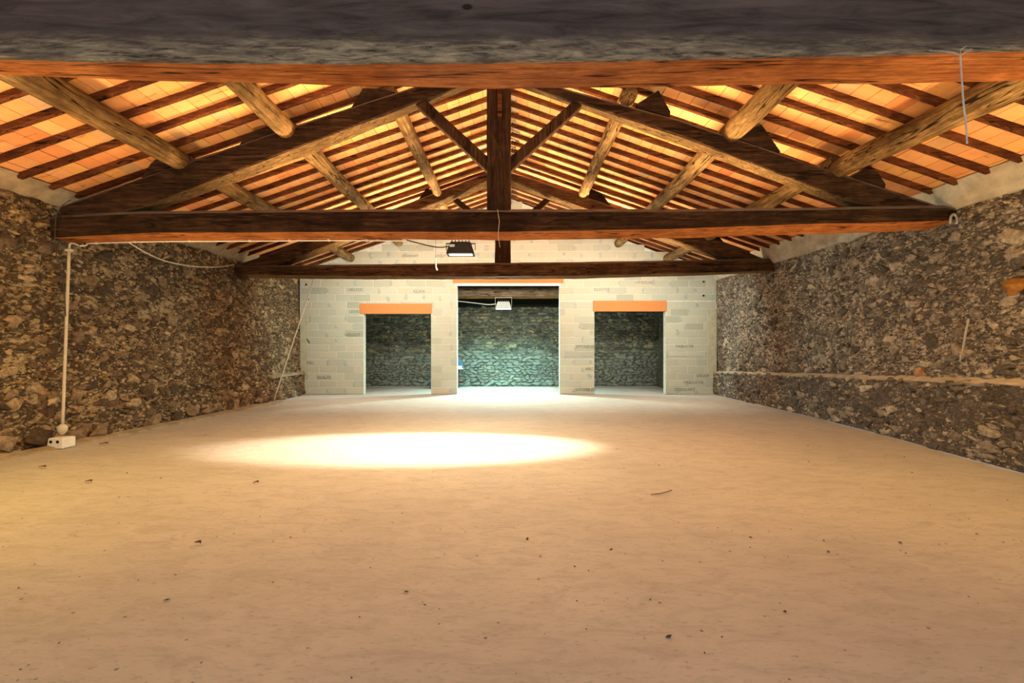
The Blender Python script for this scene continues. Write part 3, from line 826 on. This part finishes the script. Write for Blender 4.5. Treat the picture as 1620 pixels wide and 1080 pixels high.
# ------------------------------------------------------------------ log purlins
def log(label, a, b, r0, r1, seed):
    a, b = Vector(a), Vector(b); rings = []; n = 12
    for i, t in enumerate(np.linspace(0, 1, 34)):
        c = a.lerp(b, t); rr = r0+(r1-r0)*t
        c = c+Vector((mnoise.noise(Vector((t*3, seed, 0)))*.03, 0, mnoise.noise(Vector((t*3, seed, 9)))*.02))
        if i == 33: rr *= .93
        rings.append([c+Vector((math.cos(k*2*math.pi/n), 0, math.sin(k*2*math.pi/n)))*rr*(1+.09*mnoise.noise(Vector((math.cos(k*2*math.pi/n)*1.3+seed*3, math.sin(k*2*math.pi/n)*1.3, t*5)))) for k in range(n)])
    o = loft('purlin', rings, M['log'], None, True)
    return tag(o, label, 'purlin', 'log purlins carrying the rafters')
Z = EYE
sp = (('A', 4.52, 2.50), ('B', 3.06, 2.965), ('C', 1.68, 3.50))
log('thick tapering log purlin between front beam and second truss, lower one on left slope', (-4.50, 2.95, Z+2.51), (-4.52, 6.62, Z+2.53), .165, .125, 1)
log('short log purlin behind the front beam, upper one on left slope', (-3.06, 2.95, Z+2.98), (-3.07, 6.62, Z+2.96), .15, .13, 2)
log('thick log purlin beside the hanging cobweb, lower one on right slope', (4.78, 2.95, Z+2.44), (4.47, 6.62, Z+2.43), .165, .135, 3)
log('short log purlin behind the front beam, upper one on right slope', (3.05, 2.95, Z+2.97), (2.99, 6.62, Z+2.92), .155, .14, 4)
log('log purlin between second and third truss, lowest on left slope', (-4.52, 6.62, Z+2.53), (-4.55, 10.98, Z+2.53), .125, .12, 5)
log('log purlin between second and third truss, middle one on left slope', (-3.08, 6.62, Z+2.98), (-3.12, 10.98, Z+2.95), .135, .12, 6)
log('slim pale log purlin left of the king post, highest on left slope', (-1.69, 6.62, Z+3.50), (-1.68, 10.98, Z+3.47), .11, .105, 7)
log('log purlin between second and third truss, lowest on right slope', (4.45, 6.62, Z+2.50), (4.42, 10.98, Z+2.50), .125, .12, 8)
log('log purlin between second and third truss, middle one on right slope', (3.02, 6.62, Z+2.96), (2.98, 10.98, Z+2.92), .135, .12, 9)
log('slim pale log purlin right of the king post, highest on right slope', (1.62, 6.62, Z+3.50), (1.60, 10.98, Z+3.44), .115, .105, 10)
log('pale purlin end at the block wall, lower one on left slope', (-4.56, 10.98, Z+2.53), (-4.60, 13.72, Z+2.52), .12, .12, 11)
log('purlin end in the block wall left of the floodlight, middle one on left slope', (-3.16, 10.98, Z+2.97), (-3.22, 13.72, Z+2.96), .12, .115, 12)
log('purlin behind the third truss, upper one on left slope', (-1.70, 10.98, Z+3.47), (-1.72, 13.72, Z+3.47), .11, .105, 13)
log('pale purlin end at the stepped block edge, lower one on right slope', (4.46, 10.98, Z+2.50), (4.42, 13.72, Z+2.50), .12, .12, 14)
log('purlin end in the block wall, middle one on right slope', (3.02, 10.98, Z+2.94), (3.02, 13.72, Z+2.93), .12, .115, 15)
log('purlin behind the third truss, upper one on right slope', (1.62, 10.98, Z+3.45), (1.62, 13.72, Z+3.45), .11, .105, 16)

# ------------------------------------------------------------------ floodlights
def floodlight(name, label, c, wd, hh, dp, tilt, body, glass, hang_z, group):
    root = tag(empty(name, c), label, 'lamp', group)
    R = Matrix.Translation(c) @ Matrix.Rotation(tilt, 4, 'X')
    Ri = Matrix.Translation(c).inverted()
    def put(o, mat4=R): o.parent = root; o.matrix_parent_inverse = Ri; o.matrix_basis = mat4; return o
    # housing: a tapered box that widens towards the glass (local -z looks out)
    w2, h2 = wd/2, hh/2
    V = [(-w2*.74, -h2*.7, dp), (w2*.74, -h2*.7, dp), (w2*.74, h2*.7, dp), (-w2*.74, h2*.7, dp), (-w2, -h2, 0), (w2, -h2, 0), (w2, h2, 0), (-w2, h2, 0)]
    bm = bmesh.new(); [bm.verts.new(v) for v in V]; bm.verts.ensure_lookup_table(); [bm.faces.new([bm.verts[i] for i in f]) for f in BOXF]
    bmesh.ops.recalc_face_normals(bm, faces=bm.faces); bmesh.ops.bevel(bm, geom=list(bm.edges), offset=.01, segments=2, affect='EDGES')
    put(from_bm('housing', bm, body))
    put(boxes('frame', [(-w2, w2, -h2, -h2+.03, -.022, 0), (-w2, w2, h2-.03, h2, -.022, 0), (-w2, -w2+.03, -h2, h2, -.022, 0), (w2-.03, w2, -h2, h2, -.022, 0)], body))
    put(boxes('glass', [(-w2+.032, w2-.032, -h2+.032, h2-.032, -.012, -.002)], glass))['label'] = 'lit glass'
    put(boxes('cooling_fins', [(-w2*.65+k*w2*.25, -w2*.65+k*w2*.25+.008, -h2*.6, h2*.6, dp, dp+.03) for k in range(6)], body))
    pts = [(-w2-.012, c[1], c[2]+dp*.4), (-w2-.012, c[1], hang_z), (w2+.012, c[1], hang_z), (w2+.012, c[1], c[2]+dp*.4)]
    V = []
    br = boxes('bracket', [(c[0]-w2-.016, c[0]-w2-.008, c[1]-.015, c[1]+.015, c[2]+dp*.3, hang_z), (c[0]+w2+.008, c[0]+w2+.016, c[1]-.015, c[1]+.015, c[2]+dp*.3, hang_z), (c[0]-w2-.016, c[0]+w2+.016, c[1]-.02, c[1]+.02, hang_z-.012, hang_z)], body)
    unparent_loc(br, root)
    return root
c1 = at(729, 401, 7.05)
f1 = floodlight('floodlight', 'black floodlight with warm lit glass hung under the second truss', tuple(c1), .40, .21, .16, math.radians(-3), M['black'], M['glass_warm'], at(0, 380, 6.85).z, 'floodlights')
unparent_loc(tube('power_cable', smooth_path([at(643, 379.5, 6.88), at(660, 384, 6.9), at(685, 390, 6.95), at(700, 391, 7.0), at(714, 388.5, 7.05)], 8), .009, M['wire']), f1)
a = at(711, 388, 6.93); unparent_loc(boxes('rating_plate', [(a.x, a.x+.075, a.y, a.y+.004, a.z-.02, a.z+.015)], M['strip']), f1)
c2 = at(796.5, 487.5, 15.26)
f2 = floodlight('floodlight', 'white floodlight shining cold light in the back room', tuple(c2), .50, .24, .20, math.radians(-5), M['white_metal'], M['glass_cool'], 2.925, 'floodlights')
unparent_loc(tube('power_cable', smooth_path([at(700, 474, 15.2), at(723, 476, 15.2), at(750, 479, 15.2), at(772, 481.5, 15.2), at(785, 480.5, 15.2)], 8), .014, M['white']), f2)

# ------------------------------------------------------------------ wiring on the left
dl = 6.62
pr = tag(empty('conduit_pipe', at(98, 694, 6.75)), 'pale vertical conduit pipe standing against the left wall', 'pipe')
def PC(o): return unparent_loc(o, pr)
def on_left(px, py, off=.05):                        # point of the left wall seen at a pixel
    d = 6.6
    for _ in range(30):
        z = EYE+(CY-py)/F*d; x = left_x(d, z)+off; d = x*F/(px-CX)
    return Vector((x, d, z))
p_top = on_left(109.5, 392, .10); p_bot = on_left(98.7, 679, .10)
PC(tube('pipe', [p_bot.lerp(p_top, t) for t in np.linspace(0, 1, 12)], .018, M['pvc'], None, 10))
PC(tube('end_collar', [p_bot+Vector((0, 0, -.07)), p_bot+Vector((0, 0, -.02)), p_bot+Vector((0, 0, .035)), p_bot+Vector((0, 0, .07))], [.02, .055, .06, .026], M['pvc'], None, 10))
PC(tube('elbow', smooth_path([p_top, p_top+Vector((.01, 0, .05)), p_top+Vector((.05, 0, .065)), at(124, 388, p_top.y)], 6), .012, M['pvc'], None, 8))
PC(boxes('pipe_clip', [(p_top.x-.035, p_top.x+.035, p_top.y-.03, p_top.y+.03, p_top.z-.05, p_top.z-.02)], M['pvc']))
bb = on_left(97, 703, .11)
bm = bmesh.new(); bmesh.ops.create_cube(bm, size=1, matrix=Matrix.Translation((bb.x, bb.y, .07)) @ Matrix.Diagonal((.22, .2, .14, 1)))
bmesh.ops.bevel(bm, geom=list(bm.edges), offset=.012, segments=1, affect='EDGES')
blk = tag(empty('concrete_foot', (bb.x, bb.y, 0)), 'small white block with holes at the foot of the conduit pipe', 'block')
unparent_loc(from_bm('body', bm, M['white']), blk)
for k in (-.045, .045):
    bm = bmesh.new(); bmesh.ops.create_cone(bm, cap_ends=True, segments=10, radius1=.02, radius2=.02, depth=.012, matrix=Matrix.Translation((bb.x+k, bb.y-.099, .095)) @ Matrix.Rotation(math.pi/2, 4, 'X'))
    unparent_loc(from_bm('hole', bm, M['hole']), blk)

def tieb(px, d=6.5, off=-.012):                      # underside of the second tie near its back edge
    py = float(np.interp(px, [80, 127, 223, 540, 800], [385, 384, 381, 379, 380.5])); p = at(px, py, 6.84); p.z += off; return p
ca = tag(empty('cable', tieb(140)), 'white cable clipped along the underside of the second tie beam', 'cable')
unparent_loc(tube('sheath', smooth_path([at(126, 389, 6.7), at(136, 388, 6.75), at(139, 384.5, 6.82)]+[tieb(x) for x in (146, 240, 340, 440, 540, 643)], 8), .0095, M['white']), ca)
for x in (153, 213, 300, 395, 458, 520, 580):
    c = tieb(x); unparent_loc(boxes('clip', [(c.x-.012, c.x+.012, c.y-.014, c.y+.014, c.z-.012, c.z+.03)], M['white']), ca)
tag(tube('cable', smooth_path([at(203, 383, 6.84), at(230, 399, 7.4), at(262, 413, 8.1), at(300, 420.5, 8.9), at(335, 422.5, 9.7), at(355, 421, 10.3), at(370, 418, 10.78)], 8), .011, M['pvc']),
    'slack pale cable hanging from the second truss to the third along the left wall', 'cable')
tag(tube('wire', smooth_path([at(112, 316, 6.5), at(98, 326, 6.44), at(89, 342, 6.43), at(87, 383, 6.43), at(91, 410, 6.42), at(97, 432, 6.42), at(102, 465, 6.42), at(104, 500, 6.42)], 6), .006, M['wire']),
    'thin dark wire looping down past the left end of the second tie beam', 'wire')
tag(tube('pole', [at(497, 440, 11.17).lerp(Vector((at(430, 637, 11.6).x+.03, 11.6, .012)), t) for t in np.linspace(0, 1, 10)], .016, M['white'], None, 8),
    'thin white pole leaning from the third truss down to the foot of the left wall', 'pole')
# cobwebs
wv = tag(empty('cobweb', at(1520, 82, 2.68)), 'white dusty cobweb strand dangling from the front beam on the right', 'cobweb')
unparent_loc(tube('strand', smooth_path([at(1519, 86, 2.68), at(1521, 115, 2.68), at(1524, 160, 2.68), at(1528, 195, 2.68), at(1530, 227, 2.68)], 6), [.0045]*25, M['web']), wv)
for q in ([(1519, 87), (1510, 83), (1490, 81), (1470, 80)], [(1519, 88), (1513, 86), (1503, 82)], [(1520, 88), (1527, 83), (1538, 77)], [(1519, 86), (1520, 78), (1529, 73)]):
    unparent_loc(tube('side_strand', [at(x, y, 2.675) for x, y in q], .0018, M['web'], None, 4), wv)
pc = tag(empty('pull_cord', at(690, 383, 7.0)), 'thin cord with a pale toggle hanging left of the warm floodlight', 'cord')
unparent_loc(tube('cord', [at(689, 380, 7.0), at(689.5, 400, 7.0), at(689.7, 418, 7.0)], .003, M['web'], None, 4), pc)
unparent_loc(tube('toggle', [at(689.5, 417, 7.0), at(689.6, 421, 7.0), at(690.2, 425, 7.0), at(691.8, 427, 7.0)], [.006, .009, .011, .009], M['white'], None, 6), pc)
tag(tube('thread', [at(787, 331, 6.46), at(790, 350, 6.46), at(788, 372, 6.46), at(791, 391, 6.46)], .0028, M['web'], None, 4), 'fine cobweb thread trailing over the middle of the second tie beam', 'cobweb')

# ochre lump high on the right wall
lump = with_mat(M['nest'])[2]
c = at(1612, 453, F*5.82/(1612-CX)); o = bpy.data.objects.new('clay_patch', lump); COL.objects.link(o)
o.matrix_world = Matrix.Translation(c) @ Matrix.Diagonal((.16, .36, .22, 1))
tag(o, 'ochre brown clay lump stuck on the right wall at the picture edge', 'clay')

# ------------------------------------------------------------------ saw behind the pier
ds = 15.75
sw = tag(empty('masonry_saw', (at(716, 0, ds).x, ds, 0)), 'blue masonry saw with red frame, mostly hidden behind the block pier', 'saw')
def PS(o): return unparent_loc(o, sw)
cg = at(717, 583, ds); R_ = 16.5/F*ds
poly = [(cg.x+R_*math.cos(t), cg.z+R_*math.sin(t)) for t in np.linspace(0, math.pi, 18)]
PS(prism('blade_guard', poly, ds-.05, ds+.05, M['blue'], None))
o = PS(boxes('guard_sticker', [(cg.x+R_*.45, cg.x+R_*.85, ds-.062, ds-.05, cg.z+.02, cg.z+.10)], M['strip'])); o['label'] = 'white sticker'
PS(boxes('guard_edge', [(cg.x-R_*.9, cg.x+R_*.95, ds-.06, ds+.06, cg.z-.015, cg.z+.02)], M['strip']))
bm = bmesh.new(); bmesh.ops.create_cone(bm, cap_ends=True, segments=28, radius1=R_*.68, radius2=R_*.68, depth=.012, matrix=Matrix.Translation((cg.x, ds, cg.z-.06)) @ Matrix.Rotation(math.pi/2, 4, 'X'))
PS(from_bm('blade', bm, M['steel']))
PS(boxes('column', [(cg.x-.03, cg.x+.16, ds+.05, ds+.16, .14, cg.z-.02)], M['red'])); 
PS(boxes('table', [(cg.x-.75, cg.x+.15, ds-.25, ds+.25, .30, .345)], M['blue']))
for a in (-.7, .14):
    for b in (-.2, .2):
        PS(tube('leg', [(cg.x+a*.95, ds+b, .31), (cg.x+a*1.02, ds+b*1.1, .0)], .022, M['blue'], None, 8))
PS(boxes('motor', [(cg.x-.36, cg.x-.08, ds-.1, ds+.14, cg.z-.1, cg.z+.12)], M['blue']))

# ------------------------------------------------------------------ small things on the floor
def floor_pt(px, py): d = F*EYE/(py-CY); return Vector(((px-CX)/F*d, d, 0))
a, b = floor_pt(1030, 783), floor_pt(1063, 777)
tag(tube('twig', smooth_path([a+Vector((0, 0, .006)), a.lerp(b, .5)+Vector((.0, -.02, .008)), b+Vector((0, 0, .012))], 6), [.004]*13, M['brown']), 'thin curved twig lying on the floor right of centre', 'twig')
def leaf(px, py, L, ang, label):
    c = floor_pt(px, py); V = []; n = 5
    for i in range(n):
        t = i/(n-1); wd = L*.28*math.sin(math.pi*(.08+.84*t))
        V += [(-L/2+L*t, -wd, .01+.02*t*t), (-L/2+L*t, 0, .004+.01*math.sin(t*3)), (-L/2+L*t, wd, .012+.015*t)]
    Fc = []
    for i in range(n-1):
        for j in range(2):
            q = i*3+j; Fc.append((q, q+1, q+4, q+3))
    o = link_mesh('dry_leaf', V, Fc, M['brown']); o.location = (c.x, c.y, .004); o.rotation_euler = (0, 0, ang)
    m = o.modifiers.new('thickness', 'SOLIDIFY'); m.thickness = .002
    tag(o, label, 'leaf', 'dry leaves on the floor')
leaf(164, 703, .10, .3, 'curled brown leaf on the floor near the left wall, farthest of the leaves')
leaf(67, 740, .07, .1, 'brown leaf on the floor below the conduit pipe')
leaf(140, 763, .07, .0, 'brown leaf on the floor below the two other left leaves')
leaf(313, 861, .055, -.3, 'brown leaf on open floor left of centre')
leaf(405, 765, .05, .6, 'small brown leaf on the floor at the edge of the light pool')
# crumbs of dirt strewn over the floor
V = []; Fc = []; rd = random.Random(3)
oc = [(0, 0, 1), (1, 0, 0), (0, 1, 0), (-1, 0, 0), (0, -1, 0), (0, 0, -.3)]
of = [(0, 1, 2), (0, 2, 3), (0, 3, 4), (0, 4, 1), (5, 2, 1), (5, 3, 2), (5, 4, 3), (5, 1, 4)]
for _ in range(420):
    x = rd.uniform(-5, 5); y = rd.uniform(1.8, 9) if rd.random() < .8 else rd.uniform(1.8, 4)
    r = rd.uniform(.002, .006) if rd.random() < .85 else rd.uniform(.006, .011); an = rd.uniform(0, 6)
    n = len(V); st_ = rd.uniform(1, 2.4)
    for p in oc:
        px_, py_ = p[0]*st_*r, p[1]*r
        V.append((x+px_*math.cos(an)-py_*math.sin(an), y+px_*math.sin(an)+py_*math.cos(an), p[2]*r*.7))
    Fc += [tuple(k+n for k in f) for f in of]
tag(link_mesh('dirt_crumbs', V, Fc, M['wire']), 'dark crumbs of dirt strewn over the screed floor', 'dirt', kind='stuff')

# low heap of dust and straw just inside the wide opening
c = floor_pt(868, 616.5); V = []; Fc = []; n = 14; rd = random.Random(9)
for j in range(n):
    for i in range(n):
        u, v = i/(n-1)*2-1, j/(n-1)*2-1; q = max(0, 1-u*u-v*v)
        V.append((c.x+u*.42, c.y+v*.22, .07*q**1.3*(.7+.6*rd.random())-.004))
Fc = [(j*n+i, j*n+i+1, (j+1)*n+i+1, (j+1)*n+i) for j in range(n-1) for i in range(n-1)]
tag(link_mesh('dust_heap', V, Fc, M['dust'], None, True), 'low pale heap of dust and straw in the wide opening', 'dust', kind='stuff')
# whitish mortar streak running down the right wall
def on_right(px, py):
    d = 5.0
    for _ in range(40):
        z = EYE+(CY-py)/F*d; d = .5*d+.5*(right_x(d, z)-.03)*F/(px-CX)
    return Vector((right_x(d, z)-.025, d, z))
o = tube('mortar_streak', smooth_path([on_right(1532, 504), on_right(1528, 522), on_right(1525, 540), on_right(1522, 555), on_right(1518, 572)], 4), [.008+.008*abs(math.sin(k*1.7)) for k in range(17)], M['plaster'], wr, 5)
o['label'] = 'whitish mortar streak'
